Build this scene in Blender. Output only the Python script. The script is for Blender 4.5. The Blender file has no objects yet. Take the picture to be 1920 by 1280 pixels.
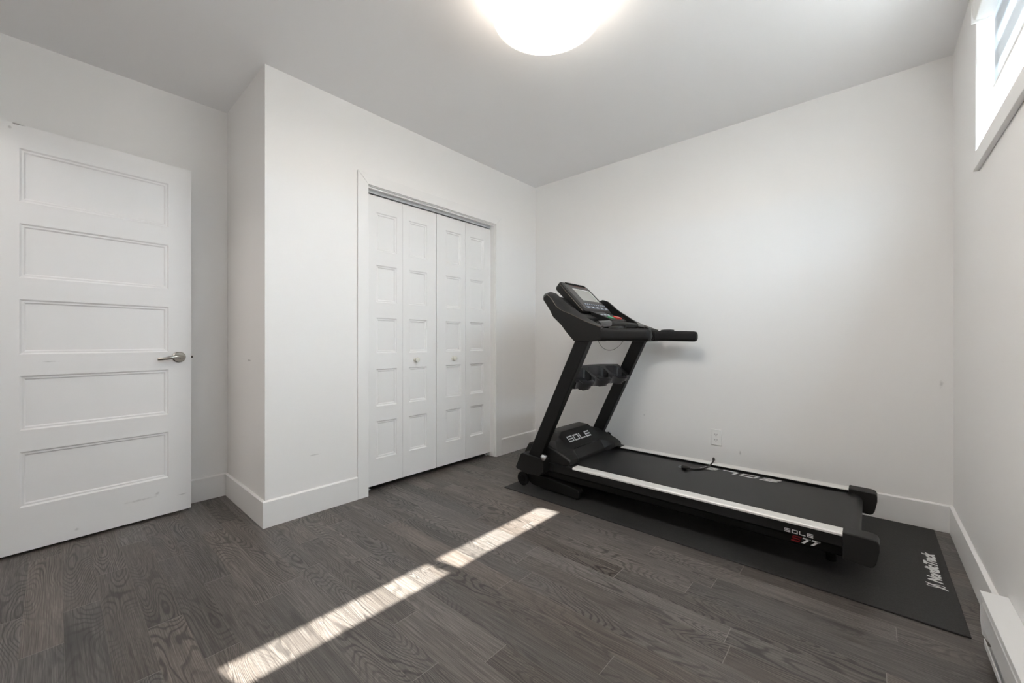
import bpy, bmesh, math, random
from mathutils import Vector, Matrix

# ---------------------------------------------------------------- camera, sky, sun, exposure
scene = bpy.context.scene
COL = scene.collection
CAM_Z = 1.01
cam_data = bpy.data.cameras.new('camera')
cam_data.sensor_width = 36.0
cam_data.lens = 36.0 * 758.0 / 1920.0
cam_data.clip_start = 0.02
cam = bpy.data.objects.new('camera', cam_data)
COL.objects.link(cam)
cam.location = (0, 0, CAM_Z)
cam.rotation_euler = (math.radians(90), 0, math.atan2(669.0, 758.0))
scene.camera = cam

world = bpy.data.worlds.new('sky')
scene.world = world
world.use_nodes = True
bg = world.node_tree.nodes['Background']
bg.inputs['Color'].default_value = (0.74, 0.87, 1.0, 1)
bg.inputs['Strength'].default_value = 26.0

sun_data = bpy.data.lights.new('sun', 'SUN')
sun_data.energy = 44.0
sun_data.color = (1.0, 0.95, 0.88)
sun_data.angle = math.radians(0.53)
sun = bpy.data.objects.new('sun', sun_data)
COL.objects.link(sun)
sun.location = (4, 2, 5)
sun.rotation_euler = Vector((-1.0, -0.19, -1.041)).to_track_quat('-Z', 'Y').to_euler()

hall_fill_data = bpy.data.lights.new('hall_fill', 'POINT')      # fill light added in the unseen hall to brighten door and recess
hall_fill_data.energy = 11.0
hall_fill_data.color = (1.0, 0.92, 0.84)
hall_fill_data.shadow_soft_size = 0.12
hall_fill = bpy.data.objects.new('hall_fill', hall_fill_data)
COL.objects.link(hall_fill)
hall_fill.location = (-2.3, -0.95, 2.3)

LAMP_BOTTOM, LAMP_SIDE = 31.0, 6.0
scene.view_settings.view_transform = 'Standard'
scene.view_settings.look = 'None'
scene.view_settings.exposure = 0.08
scene.view_settings.gamma = 1.0
scene.view_settings.use_curve_mapping = False
scene.cycles.use_denoising = True
scene.cycles.max_bounces = 16
scene.cycles.diffuse_bounces = 10
scene.cycles.transparent_max_bounces = 12
scene.cycles.sample_clamp_indirect = 8.0

# ---------------------------------------------------------------- materials
def new_mat(name):
    m = bpy.data.materials.new(name)
    m.use_nodes = True
    return m, m.node_tree.nodes, m.node_tree.links, m.node_tree.nodes['Principled BSDF']

def plain(name, col, rough=0.5, metal=0.0, spec=0.5, bump=0.0, bscale=300.0, bdist=0.0005, coat=0.0):
    m, N, L, b = new_mat(name)
    b.inputs['Base Color'].default_value = (*col, 1)
    b.inputs['Roughness'].default_value = rough
    b.inputs['Metallic'].default_value = metal
    b.inputs['Specular IOR Level'].default_value = spec
    b.inputs['Coat Weight'].default_value = coat
    if bump:
        tc = N.new('ShaderNodeTexCoord')
        n = N.new('ShaderNodeTexNoise')
        n.inputs['Scale'].default_value = bscale
        n.inputs['Detail'].default_value = 3
        L.new(tc.outputs['Object'], n.inputs['Vector'])
        bp = N.new('ShaderNodeBump')
        bp.inputs['Strength'].default_value = bump
        bp.inputs['Distance'].default_value = bdist
        L.new(n.outputs['Fac'], bp.inputs['Height'])
        L.new(bp.outputs['Normal'], b.inputs['Normal'])
    return m

def emit(name, col, strength):
    m, N, L, b = new_mat(name)
    b.inputs['Base Color'].default_value = (0.9, 0.9, 0.9, 1)
    b.inputs['Emission Color'].default_value = (*col, 1)
    b.inputs['Emission Strength'].default_value = strength
    return m

def marked(name, col, rough, marks, bump=0.05):
    """paint with a few scuffs; marks = [(centre xyz, radii xyz, darkness)] in object space"""
    m, N, L, b = new_mat(name)
    b.inputs['Roughness'].default_value = rough
    tc = N.new('ShaderNodeTexCoord')
    no = N.new('ShaderNodeTexNoise')
    no.inputs['Scale'].default_value = 60
    no.inputs['Detail'].default_value = 4
    L.new(tc.outputs['Object'], no.inputs['Vector'])
    acc = None
    for c, r, d in marks:
        mp = N.new('ShaderNodeVectorMath'); mp.operation = 'SUBTRACT'
        L.new(tc.outputs['Object'], mp.inputs[0]); mp.inputs[1].default_value = c
        dv = N.new('ShaderNodeVectorMath'); dv.operation = 'DIVIDE'
        L.new(mp.outputs[0], dv.inputs[0]); dv.inputs[1].default_value = r
        ln = N.new('ShaderNodeVectorMath'); ln.operation = 'LENGTH'
        L.new(dv.outputs[0], ln.inputs[0])
        ad = N.new('ShaderNodeMath'); ad.operation = 'MULTIPLY_ADD'
        L.new(no.outputs['Fac'], ad.inputs[0]); ad.inputs[1].default_value = 2.2
        L.new(ln.outputs['Value'], ad.inputs[2])
        mr = N.new('ShaderNodeMapRange')
        mr.inputs['From Min'].default_value = 1.35; mr.inputs['From Max'].default_value = 2.1
        mr.inputs['To Min'].default_value = d; mr.inputs['To Max'].default_value = 0.0
        L.new(ad.outputs[0], mr.inputs['Value'])
        if acc is None:
            acc = mr.outputs[0]
        else:
            mx = N.new('ShaderNodeMath'); mx.operation = 'MAXIMUM'
            L.new(acc, mx.inputs[0]); L.new(mr.outputs[0], mx.inputs[1]); acc = mx.outputs[0]
    mix = N.new('ShaderNodeMix'); mix.data_type = 'RGBA'
    mix.inputs[6].default_value = (*col, 1); mix.inputs[7].default_value = (0.16, 0.15, 0.15, 1)
    if acc is not None:
        L.new(acc, mix.inputs[0])
    else:
        mix.inputs[0].default_value = 0
    L.new(mix.outputs[2], b.inputs['Base Color'])
    n2 = N.new('ShaderNodeTexNoise'); n2.inputs['Scale'].default_value = 220; n2.inputs['Detail'].default_value = 3
    L.new(tc.outputs['Object'], n2.inputs['Vector'])
    bp = N.new('ShaderNodeBump'); bp.inputs['Strength'].default_value = bump; bp.inputs['Distance'].default_value = 0.0004
    L.new(n2.outputs['Fac'], bp.inputs['Height']); L.new(bp.outputs['Normal'], b.inputs['Normal'])
    return m

WALL = (0.908, 0.90, 0.893)
M = {}
M['wall'] = marked('wall_paint', WALL, 0.5, [
    ((-0.665, 3.13, 0.245), (0.006, 0.05, 0.016), 0.35),
    ((0.29, 3.13, 0.78), (0.01, 0.05, 0.02), 0.25),
    ((-2.72, 0.758, 0.90), (0.035, 0.05, 0.006), 0.4),
    ((-2.458, 1.02, 0.34), (0.05, 0.04, 0.004), 0.25),
    ((-1.35, 3.13, 0.42), (0.006, 0.05, 0.008), 0.3)], bump=0.06)
M['ceiling'] = plain('ceiling_paint', (0.91, 0.91, 0.92), 0.8, bump=0.05, bscale=160)
M['trim'] = plain('trim_paint', (0.89, 0.885, 0.88), 0.38)
M['door'] = marked('door_paint', (0.87, 0.87, 0.875), 0.4, [
    ((0.100, 0.0, 2.0335), (0.024, 0.03, 0.0045), 0.9),
    ((0.075, 0.0, 2.012), (0.006, 0.03, 0.008), 0.3),
    ((0.53, 0.0, 0.128), (0.075, 0.03, 0.006), 0.22),
    ((0.605, 0.0, 0.140), (0.013, 0.03, 0.010), 0.28),
    ((0.715, 0.0, 0.105), (0.030, 0.03, 0.004), 0.28),
    ((0.20, 0.0, 0.912), (0.035, 0.03, 0.003), 0.28),
    ((0.29, 0.0, 0.055), (0.010, 0.03, 0.008), 0.3)], bump=0.03)
M['closet_door'] = marked('closet_door_paint', (0.88, 0.875, 0.87), 0.36, [
    ((-2.51, 2.03, 0.14), (0.03, 0.02, 0.005), 0.25),
    ((-2.51, 1.92, 0.74), (0.03, 0.02, 0.02), 0.12)], bump=0.03)
M['closet_dark'] = plain('closet_interior_paint', (0.5, 0.49, 0.48), 0.8)
M['black_plastic'] = plain('black_plastic', (0.008, 0.0078, 0.0075), 0.45, spec=0.3, bump=0.15, bscale=900, bdist=0.0002)
M['black_metal'] = plain('black_powder_coat', (0.0055, 0.0055, 0.0055), 0.42, spec=0.22, bump=0.1, bscale=1200, bdist=0.0002)
M['dark_grey'] = plain('charcoal_plastic', (0.016, 0.016, 0.017), 0.42, spec=0.4, bump=0.15, bscale=900, bdist=0.0002)
M['cap'] = plain('end_cap_plastic', (0.014, 0.0135, 0.013), 0.5, spec=0.4, bump=0.15, bscale=900, bdist=0.0002)
M['foam'] = plain('grip_foam', (0.009, 0.009, 0.0095), 0.6, spec=0.3, bump=0.3, bscale=700, bdist=0.0003)
M['rubber'] = plain('tyre_rubber', (0.006, 0.006, 0.006), 0.7, spec=0.2)
M['grip_metal'] = plain('dark_pulse_grip', (0.12, 0.12, 0.125), 0.22, metal=0.8)
M['gloss_black'] = plain('gloss_black_overlay', (0.012, 0.011, 0.012), 0.2)
M['chrome'] = plain('chrome', (0.75, 0.78, 0.82), 0.14, metal=1.0)
M['satin_nickel'] = plain('satin_nickel', (0.40, 0.385, 0.36), 0.20, metal=1.0)
M['latch_metal'] = plain('latch_bronze', (0.06, 0.05, 0.045), 0.35, metal=0.8)
M['tray_grey'] = plain('charcoal_tray_plastic', (0.022, 0.0215, 0.023), 0.36, spec=0.5, bump=0.15, bscale=900, bdist=0.0002)
M['white_plastic'] = plain('white_plastic', (0.92, 0.92, 0.91), 0.35)
M['cream_knob'] = plain('cream_porcelain', (0.80, 0.80, 0.72), 0.2)
M['white_ink'] = plain('white_lettering', (0.72, 0.72, 0.72), 0.5)
M['red_ink'] = plain('red_lettering', (0.20, 0.006, 0.010), 0.5)
M['slot'] = plain('socket_slot', (0.03, 0.03, 0.03), 0.7)
M['slot_shade'] = plain('slot_shade_black', (0.002, 0.002, 0.002), 0.8, spec=0.1)
M['screen'] = plain('grey_lcd', (0.36, 0.355, 0.335), 0.25)
M['key_blue'] = plain('keypad_blue', (0.10, 0.125, 0.165), 0.35)
M['key_light'] = plain('keypad_print', (0.55, 0.6, 0.66), 0.4)
M['red_btn'] = plain('red_button', (0.55, 0.045, 0.035), 0.35)
M['green_btn'] = plain('green_button', (0.025, 0.22, 0.085), 0.35)
M['bronze'] = plain('bronze_edge', (0.10, 0.075, 0.055), 0.3)
M['cord'] = plain('cord_rubber', (0.018, 0.017, 0.016), 0.5)
M['vinyl'] = plain('window_vinyl', (0.85, 0.86, 0.87), 0.35)
M['heater'] = plain('heater_enamel', (0.84, 0.845, 0.85), 0.35)
M['heater_dark'] = plain('heater_fin_metal', (0.35, 0.35, 0.36), 0.5, metal=0.6)  # plain grey metal of the heating fins
M['steel'] = plain('galvanised_track', (0.74, 0.77, 0.79), 0.4, metal=0.15)
M['ground'] = plain('pale_concrete', (0.80, 0.79, 0.77), 0.9, bump=0.3, bscale=60, bdist=0.002)
M['lamp_bottom'] = emit('lit_opal_diffuser', (1.0, 0.935, 0.86), LAMP_BOTTOM)
M['lamp_side'] = emit('lit_fabric_shade', (1.0, 0.89, 0.76), LAMP_SIDE)
M['lamp_base'] = plain('lamp_pan_white', (0.85, 0.85, 0.84), 0.4)

def aluminium():
    m, N, L, b = new_mat('ribbed_aluminium')
    b.inputs['Base Color'].default_value = (0.80, 0.79, 0.77, 1)
    b.inputs['Metallic'].default_value = 0.25
    b.inputs['Roughness'].default_value = 0.5
    tc = N.new('ShaderNodeTexCoord')
    w = N.new('ShaderNodeTexWave'); w.bands_direction = 'Y'
    w.inputs['Scale'].default_value = 40.0
    L.new(tc.outputs['Object'], w.inputs['Vector'])
    bp = N.new('ShaderNodeBump'); bp.inputs['Strength'].default_value = 0.25; bp.inputs['Distance'].default_value = 0.0006
    L.new(w.outputs['Fac'], bp.inputs['Height']); L.new(bp.outputs['Normal'], b.inputs['Normal'])
    return m
M['alu'] = aluminium()

def speckled(name, base, spk, scale, rough, bump=0.5):
    m, N, L, b = new_mat(name)
    tc = N.new('ShaderNodeTexCoord')
    n = N.new('ShaderNodeTexNoise'); n.inputs['Scale'].default_value = scale; n.inputs['Detail'].default_value = 4
    L.new(tc.outputs['Object'], n.inputs['Vector'])
    r = N.new('ShaderNodeValToRGB')
    r.color_ramp.elements[0].position = 0.35; r.color_ramp.elements[0].color = (*base, 1)
    r.color_ramp.elements[1].position = 0.75; r.color_ramp.elements[1].color = (*spk, 1)
    L.new(n.outputs['Fac'], r.inputs['Fac']); L.new(r.outputs['Color'], b.inputs['Base Color'])
    b.inputs['Roughness'].default_value = rough
    bp = N.new('ShaderNodeBump'); bp.inputs['Strength'].default_value = bump; bp.inputs['Distance'].default_value = 0.0006
    L.new(n.outputs['Fac'], bp.inputs['Height']); L.new(bp.outputs['Normal'], b.inputs['Normal'])
    return m
M['mat'] = speckled('black_rubber_mat', (0.009, 0.009, 0.009), (0.028, 0.027, 0.026), 260, 0.62)
M['belt'] = speckled('walking_belt_rubber', (0.009, 0.009, 0.0095), (0.014, 0.0138, 0.0135), 420, 0.33, 0.15)
M['belt'].node_tree.nodes['Principled BSDF'].inputs['Specular IOR Level'].default_value = 0.2

def floor_mat():
    m, N, L, b = new_mat('dark_oak_laminate')
    def math_(op, a=None, bb=None, cc=None):
        n = N.new('ShaderNodeMath'); n.operation = op
        for i, v in enumerate((a, bb, cc)):
            if v is None: continue
            if isinstance(v, (int, float)): n.inputs[i].default_value = v
            else: L.new(v, n.inputs[i])
        return n.outputs[0]
    def comb(x, y, z):
        n = N.new('ShaderNodeCombineXYZ')
        for i, v in enumerate((x, y, z)):
            if isinstance(v, (int, float)): n.inputs[i].default_value = v
            else: L.new(v, n.inputs[i])
        return n.outputs[0]
    def noise(vec, scale, detail, rough=0.5, dist=0.0):
        n = N.new('ShaderNodeTexNoise')
        n.inputs['Scale'].default_value = scale; n.inputs['Detail'].default_value = detail
        n.inputs['Roughness'].default_value = rough; n.inputs['Distortion'].default_value = dist
        L.new(vec, n.inputs['Vector']); return n.outputs['Fac']
    def rng(v, a, bq, c, d):
        n = N.new('ShaderNodeMapRange')
        for k, q in zip(('From Min', 'From Max', 'To Min', 'To Max'), (a, bq, c, d)): n.inputs[k].default_value = q
        L.new(v, n.inputs['Value']); return n.outputs[0]
    def mixc(f, c1, c2, mode='MIX'):
        n = N.new('ShaderNodeMix'); n.data_type = 'RGBA'; n.blend_type = mode
        if isinstance(f, (int, float)): n.inputs[0].default_value = f
        else: L.new(f, n.inputs[0])
        for i, c in ((6, c1), (7, c2)):
            if isinstance(c, tuple): n.inputs[i].default_value = (*c, 1)
            else: L.new(c, n.inputs[i])
        return n.outputs[2]
    W, LEN = 0.0975, 0.86
    tc = N.new('ShaderNodeTexCoord'); sp = N.new('ShaderNodeSeparateXYZ')
    L.new(tc.outputs['Object'], sp.inputs[0])
    x, y = sp.outputs['X'], sp.outputs['Y']
    yr = math_('DIVIDE', math_('ADD', y, 5.0475), W)
    row = math_('FLOOR', yr); fy = math_('SUBTRACT', yr, row)
    wn = N.new('ShaderNodeTexWhiteNoise'); wn.noise_dimensions = '1D'; L.new(row, wn.inputs['W'])
    xr = math_('ADD', math_('DIVIDE', x, LEN), math_('MULTIPLY', wn.outputs['Value'], 7.0))
    colu = math_('FLOOR', xr); fx = math_('SUBTRACT', xr, colu)
    w2 = N.new('ShaderNodeTexWhiteNoise'); w2.noise_dimensions = '2D'
    L.new(comb(row, colu, 0.0), w2.inputs['Vector'])
    pid = w2.outputs['Value']
    sc = N.new('ShaderNodeSeparateColor'); L.new(w2.outputs['Color'], sc.inputs[0])
    off = math_('MULTIPLY', pid, 37.0)
    ox = math_('ADD', x, math_('MULTIPLY', sc.outputs['Red'], 23.0))
    # cathedral rings: level lines of a stretched smooth field
    warp = noise(comb(math_('MULTIPLY', ox, 9.0), math_('MULTIPLY', y, 40.0), off), 1.0, 2.0)
    field = noise(comb(math_('MULTIPLY', ox, 1.9), math_('MULTIPLY', y, 9.5), off), 1.0, 0.6)
    field = math_('ADD', field, math_('MULTIPLY', warp, 0.035))
    rings = math_('SINE', math_('MULTIPLY', field, 190.0))
    rings = rng(rings, 0.05, 0.9, 0.0, 1.0)
    ringmask = rng(noise(comb(math_('MULTIPLY', ox, 1.3), math_('MULTIPLY', y, 6.0), math_('ADD', off, 9.0)), 1.0, 1.0), 0.38, 0.60, 0.15, 1.0)
    rings = math_('MULTIPLY', rings, ringmask)
    # fine pores
    fib = noise(comb(math_('MULTIPLY', ox, 7.0), math_('MULTIPLY', y, 380.0), off), 1.0, 3.0, 0.65)
    fib2 = noise(comb(math_('MULTIPLY', ox, 2.2), math_('MULTIPLY', y, 70.0), off), 1.0, 3.0, 0.6)
    blot = noise(comb(math_('MULTIPLY', ox, 3.0), math_('MULTIPLY', y, 11.0), math_('ADD', off, 4.0)), 1.0, 2.0)
    tone = rng(pid, 0.0, 1.0, 0.74, 1.20)
    base = mixc(rng(fib, 0.32, 0.68, 0.0, 1.0), (0.058, 0.048, 0.043), (0.190, 0.168, 0.152))
    base = mixc(rng(fib2, 0.42, 0.74, 0.0, 0.6), base, (0.060, 0.050, 0.044))
    base = mixc(math_('MULTIPLY', rings, 0.82), base, (0.030, 0.026, 0.024))
    base = mixc(rng(blot, 0.64, 0.78, 0.0, 0.75), base, (0.034, 0.028, 0.025))
    hsv = N.new('ShaderNodeHueSaturation'); L.new(base, hsv.inputs['Color']); L.new(tone, hsv.inputs['Value'])
    L.new(rng(sc.outputs['Green'], 0, 1, 0.7, 1.25), hsv.inputs['Saturation'])
    base = hsv.outputs['Color']
    # seams, with the bevel highlights painted in as paler lines
    ey = math_('MULTIPLY', math_('MINIMUM', fy, math_('SUBTRACT', 1.0, fy)), W)
    ex = math_('MULTIPLY', math_('MINIMUM', fx, math_('SUBTRACT', 1.0, fx)), LEN)
    sy = rng(ey, 0.0004, 0.0013, 1.0, 0.0)
    sx = rng(ex, 0.0005, 0.0015, 1.0, 0.0)
    base = mixc(math_('MULTIPLY', sy, rng(wn.outputs['Value'], 0.0, 1.0, 0.10, 0.9)), base, (0.15, 0.13, 0.11))
    base = mixc(math_('MULTIPLY', sx, 0.7), base, (0.27, 0.25, 0.235))
    L.new(base, b.inputs['Base Color'])
    ro = math_('ADD', rng(fib, 0.3, 0.7, 0.40, 0.31), math_('MULTIPLY', rings, 0.06))
    L.new(ro, b.inputs['Roughness'])
    h = math_('SUBTRACT', math_('MULTIPLY', fib, 0.5), math_('MULTIPLY', rings, 0.5))
    h = math_('SUBTRACT', h, math_('MULTIPLY', math_('MAXIMUM', sx, sy), 1.2))
    bp = N.new('ShaderNodeBump'); bp.inputs['Strength'].default_value = 0.35; bp.inputs['Distance'].default_value = 0.0006
    L.new(h, bp.inputs['Height']); L.new(bp.outputs['Normal'], b.inputs['Normal'])
    return m
M['floor'] = floor_mat()

def glass_mat():
    m, N, L, b = new_mat('window_glass')
    N.remove(b)
    out = N['Material Output']
    t = N.new('ShaderNodeBsdfTransparent'); t.inputs['Color'].default_value = (0.95, 0.97, 0.97, 1)
    g = N.new('ShaderNodeBsdfGlossy'); g.inputs['Roughness'].default_value = 0.02
    mx = N.new('ShaderNodeMixShader'); mx.inputs[0].default_value = 0.06
    L.new(t.outputs[0], mx.inputs[1]); L.new(g.outputs[0], mx.inputs[2])
    L.new(mx.outputs[0], out.inputs['Surface'])
    return m
M['glass'] = glass_mat()

def blind_mat():
    m, N, L, b = new_mat('zebra_blind_fabric')
    N.remove(b)
    out = N['Material Output']
    tc = N.new('ShaderNodeTexCoord'); sp = N.new('ShaderNodeSeparateXYZ'); L.new(tc.outputs['Object'], sp.inputs[0])
    fr = N.new('ShaderNodeMath'); fr.operation = 'FRACT'
    dv = N.new('ShaderNodeMath'); dv.operation = 'DIVIDE'; L.new(sp.outputs['Z'], dv.inputs[0]); dv.inputs[1].default_value = 0.125
    L.new(dv.outputs[0], fr.inputs[0])
    gt = N.new('ShaderNodeMath'); gt.operation = 'GREATER_THAN'; L.new(fr.outputs[0], gt.inputs[0]); gt.inputs[1].default_value = 0.55
    d = N.new('ShaderNodeBsdfDiffuse'); d.inputs['Color'].default_value = (0.82, 0.83, 0.84, 1)
    t = N.new('ShaderNodeBsdfTranslucent'); t.inputs['Color'].default_value = (0.62, 0.63, 0.64, 1)
    mx = N.new('ShaderNodeMixShader'); mx.inputs[0].default_value = 0.5
    L.new(d.outputs[0], mx.inputs[1]); L.new(t.outputs[0], mx.inputs[2])
    t2 = N.new('ShaderNodeBsdfTranslucent'); t2.inputs['Color'].default_value = (0.74, 0.76, 0.78, 1)
    m2 = N.new('ShaderNodeMixShader'); m2.inputs[0].default_value = 0.65
    L.new(d.outputs[0], m2.inputs[1]); L.new(t2.outputs[0], m2.inputs[2])
    m3 = N.new('ShaderNodeMixShader'); L.new(gt.outputs[0], m3.inputs[0])
    L.new(mx.outputs[0], m3.inputs[1]); L.new(m2.outputs[0], m3.inputs[2])
    L.new(m3.outputs[0], out.inputs['Surface'])
    return m
M['blind'] = blind_mat()

# ---------------------------------------------------------------- mesh helpers
class MB:
    def __init__(self):
        self.bm = bmesh.new()
    def face(self, pts):
        self.bm.faces.new([self.bm.verts.new(p) for p in pts])
        return self
    def box(self, x0, x1, y0, y1, z0, z1):
        v = [self.bm.verts.new((x, y, z)) for z in (z0, z1) for y in (y0, y1) for x in (x0, x1)]
        for f in ((0, 2, 3, 1), (4, 5, 7, 6), (0, 1, 5, 4), (2, 6, 7, 3), (0, 4, 6, 2), (1, 3, 7, 5)):
            self.bm.faces.new([v[i] for i in f])
        return self
    def loft(self, rings, closed=True, caps=True):
        R = [[self.bm.verts.new(p) for p in r] for r in rings]
        n = len(R[0])
        for a, b in zip(R, R[1:]):
            for i in range(n if closed else n - 1):
                self.bm.faces.new([a[i], a[(i + 1) % n], b[(i + 1) % n], b[i]])
        if caps:
            self.bm.faces.new(list(reversed(R[0]))); self.bm.faces.new(R[-1])
        return self
    def prism_y(self, prof, y0, y1):
        return self.loft([[(x, y0, z) for x, z in prof], [(x, y1, z) for x, z in prof]])
    def prism_x(self, prof, x0, x1):
        return self.loft([[(x0, y, z) for y, z in prof], [(x1, y, z) for y, z in prof]])
    def prism_z(self, prof, z0, z1):
        return self.loft([[(x, y, z0) for x, y in prof], [(x, y, z1) for x, y in prof]])
    def tube(self, pts, r, n=10):
        pts = [Vector(p) for p in pts]
        rings = []
        ref = None
        for i, p in enumerate(pts):
            t = (pts[min(i + 1, len(pts) - 1)] - pts[max(i - 1, 0)]).normalized()
            if ref is None:
                ref = t.orthogonal().normalized()
            ref = (ref - t * ref.dot(t)).normalized()
            bi = t.cross(ref)
            rr = r[i] if isinstance(r, (list, tuple)) else r
            rings.append([p + (ref * math.cos(2 * math.pi * k / n) + bi * math.sin(2 * math.pi * k / n)) * rr for k in range(n)])
        return self.loft(rings)
    def lathe(self, c, axis, prof, n=32):
        """prof = [(distance along axis, radius)]"""
        c = Vector(c); a = Vector(axis).normalized(); u = a.orthogonal().normalized(); v = a.cross(u)
        rings = [[c + a * d + (u * math.cos(2 * math.pi * k / n) + v * math.sin(2 * math.pi * k / n)) * max(r, 1e-5) for k in range(n)] for d, r in prof]
        return self.loft(rings)

def root_offset(parent):
    p = parent
    while p.parent:
        p = p.parent
    return p

def obj(name, mb, mat, parent=None, bevel=0.0, seg=2, local=False, angle=35, flat=False, kind=None, subsurf=0):
    bm = mb.bm
    bmesh.ops.recalc_face_normals(bm, faces=bm.faces[:])
    if parent is not None and not local:
        bmesh.ops.translate(bm, verts=bm.verts[:], vec=-Vector(root_offset(parent).location))
    me = bpy.data.meshes.new(name)
    bm.to_mesh(me); bm.free()
    me.materials.append(M[mat] if isinstance(mat, str) else mat)
    if not flat:
        for p in me.polygons:
            p.use_smooth = True
        me.set_sharp_from_angle(angle=math.radians(angle))
    o = bpy.data.objects.new(name, me)
    COL.objects.link(o)
    if parent is not None:
        o.parent = parent
    if bevel:
        md = o.modifiers.new('bevel', 'BEVEL')
        md.width = bevel; md.segments = seg; md.limit_method = 'ANGLE'; md.angle_limit = math.radians(30)
        md.harden_normals = not flat
    if subsurf:
        md = o.modifiers.new('subsurf', 'SUBSURF'); md.levels = subsurf; md.render_levels = subsurf
    if kind:
        o['kind'] = kind
    return o

def thing(name, label, cat, loc, rz=0.0, kind=None, group=None):
    o = bpy.data.objects.new(name, None)
    COL.objects.link(o)
    o.empty_display_size = 0.1
    o.location = loc; o.rotation_euler = (0, 0, rz)
    o['label'] = label; o['category'] = cat
    if kind: o['kind'] = kind
    if group: o['group'] = group
    return o

def struct(name, mb, mat, label, cat, **k):
    o = obj(name, mb, mat, kind='structure', **k)
    o['label'] = label; o['category'] = cat
    return o

# block letters drawn as strokes, unit height
def glyph(ch, w=1.3, t=0.2):
    B = {
        'S': [(0, w, 1 - t, 1), (0, t, .5 - t / 2, 1), (0, w, .5 - t / 2, .5 + t / 2), (w - t, w, 0, .5 + t / 2), (0, w, 0, t)],
        'O': [(0, w, 1 - t, 1), (0, w, 0, t), (0, t * 1.15, 0, 1), (w - t * 1.15, w, 0, 1)],
        'L': [(0, t * 1.15, 0, 1), (0, w, 0, t)],
        'E': [(0, w, 1 - t, 1), (0, w, .5 - t / 2, .5 + t / 2), (0, w, 0, t), (0, t * 1.15, 0, 1)]}
    if ch == '7':
        return [[(0, 1 - t), (0, 1), (w, 1), (w, 1 - t)], [(w - t * 1.6, 1), (w, 1), (w * .45, 0), (w * .45 - t * 1.6, 0)]]
    return [[(a, c), (b, c), (b, d), (a, d)] for a, b, c, d in B[ch]]

def block_text(mb, text, origin, right, up, h, w=1.3, gap=0.3, t=0.2, slant=0.0, thick=0.0006):
    o = Vector(origin); r = Vector(right).normalized(); u = Vector(up).normalized(); n = r.cross(u)
    pen = 0.0
    for ch in text:
        for poly in glyph(ch, w, t):
            base = [o + r * ((pen + px + slant * py) * h) + u * (py * h) for px, py in poly]
            mb.loft([[p - n * thick for p in base], [p + n * thick for p in base]])
        pen += w + gap
    return mb

def font_text(mb, text, origin, right, up, size, shear=0.0, offset=0.0, squeeze=1.0, thick=0.0005):
    cu = bpy.data.curves.new('lettering', 'FONT')
    cu.body = text; cu.size = size; cu.shear = shear; cu.offset = offset; cu.extrude = thick
    to = bpy.data.objects.new('lettering', cu)
    COL.objects.link(to)
    dg = bpy.context.evaluated_depsgraph_get()
    me = bpy.data.meshes.new_from_object(to.evaluated_get(dg))
    r = Vector(right).normalized(); u = Vector(up).normalized(); n = r.cross(u); o = Vector(origin)
    vs = [mb.bm.verts.new(o + r * v.co.x * squeeze + u * v.co.y + n * v.co.z) for v in me.vertices]
    for p in me.polygons:
        try:
            mb.bm.faces.new([vs[i] for i in p.vertices])
        except ValueError:
            pass
    bpy.data.objects.remove(to); bpy.data.curves.remove(cu); bpy.data.meshes.remove(me)
    return mb

def panel_face(mb, w, h, panels, to3, steps=((0.0, 0.0), (0.007, 0.006), (0.014, 0.006), (0.020, 0.011))):
    """front face with recessed panels. panels = [(u0,u1,v0,v1)] in one column; to3(u, v, depth) -> point"""
    def quad(u0, u1, v0, v1):
        if u1 - u0 > 1e-6 and v1 - v0 > 1e-6:
            mb.face([to3(u0, v0, 0), to3(u1, v0, 0), to3(u1, v1, 0), to3(u0, v1, 0)])
    v = 0.0
    for u0, u1, v0, v1 in sorted(panels, key=lambda q: q[2]):
        quad(0, w, v, v0)
        quad(0, u0, v0, v1); quad(u1, w, v0, v1)
        for (i0, d0), (i1, d1) in zip(steps, steps[1:]):
            a = [(u0 + i0, v0 + i0), (u1 - i0, v0 + i0), (u1 - i0, v1 - i0), (u0 + i0, v1 - i0)]
            b = [(u0 + i1, v0 + i1), (u1 - i1, v0 + i1), (u1 - i1, v1 - i1), (u0 + i1, v1 - i1)]
            for k in range(4):
                q = (k + 1) % 4
                mb.face([to3(*a[k], d0), to3(*a[q], d0), to3(*b[q], d1), to3(*b[k], d1)])
        i, d = steps[-1]
        mb.face([to3(u0 + i, v0 + i, d), to3(u1 - i, v0 + i, d), to3(u1 - i, v1 - i, d), to3(u0 + i, v1 - i, d)])
        v = v1
    quad(0, w, v, h)

def door_slab(mb, w, h, t, panels, to3):
    panel_face(mb, w, h, panels, to3)
    panel_face(mb, w, h, panels, lambda u, v, d: to3(u, v, t - d))
    for a, b in (((0, 0), (w, 0)), ((w, 0), (w, h)), ((w, h), (0, h)), ((0, h), (0, 0))):
        mb.face([to3(*a, 0), to3(*b, 0), to3(*b, t), to3(*a, t)])
    bmesh.ops.remove_doubles(mb.bm, verts=mb.bm.verts[:], dist=1e-5)

# ---------------------------------------------------------------- room shell
XW, XC, XR = 0.333, -2.458, -3.18          # window wall, closet wall, recess wall
YB, YF, YN = 3.13, -0.25, 0.758            # back wall, front wall, closet return
ZC = 2.517
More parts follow.
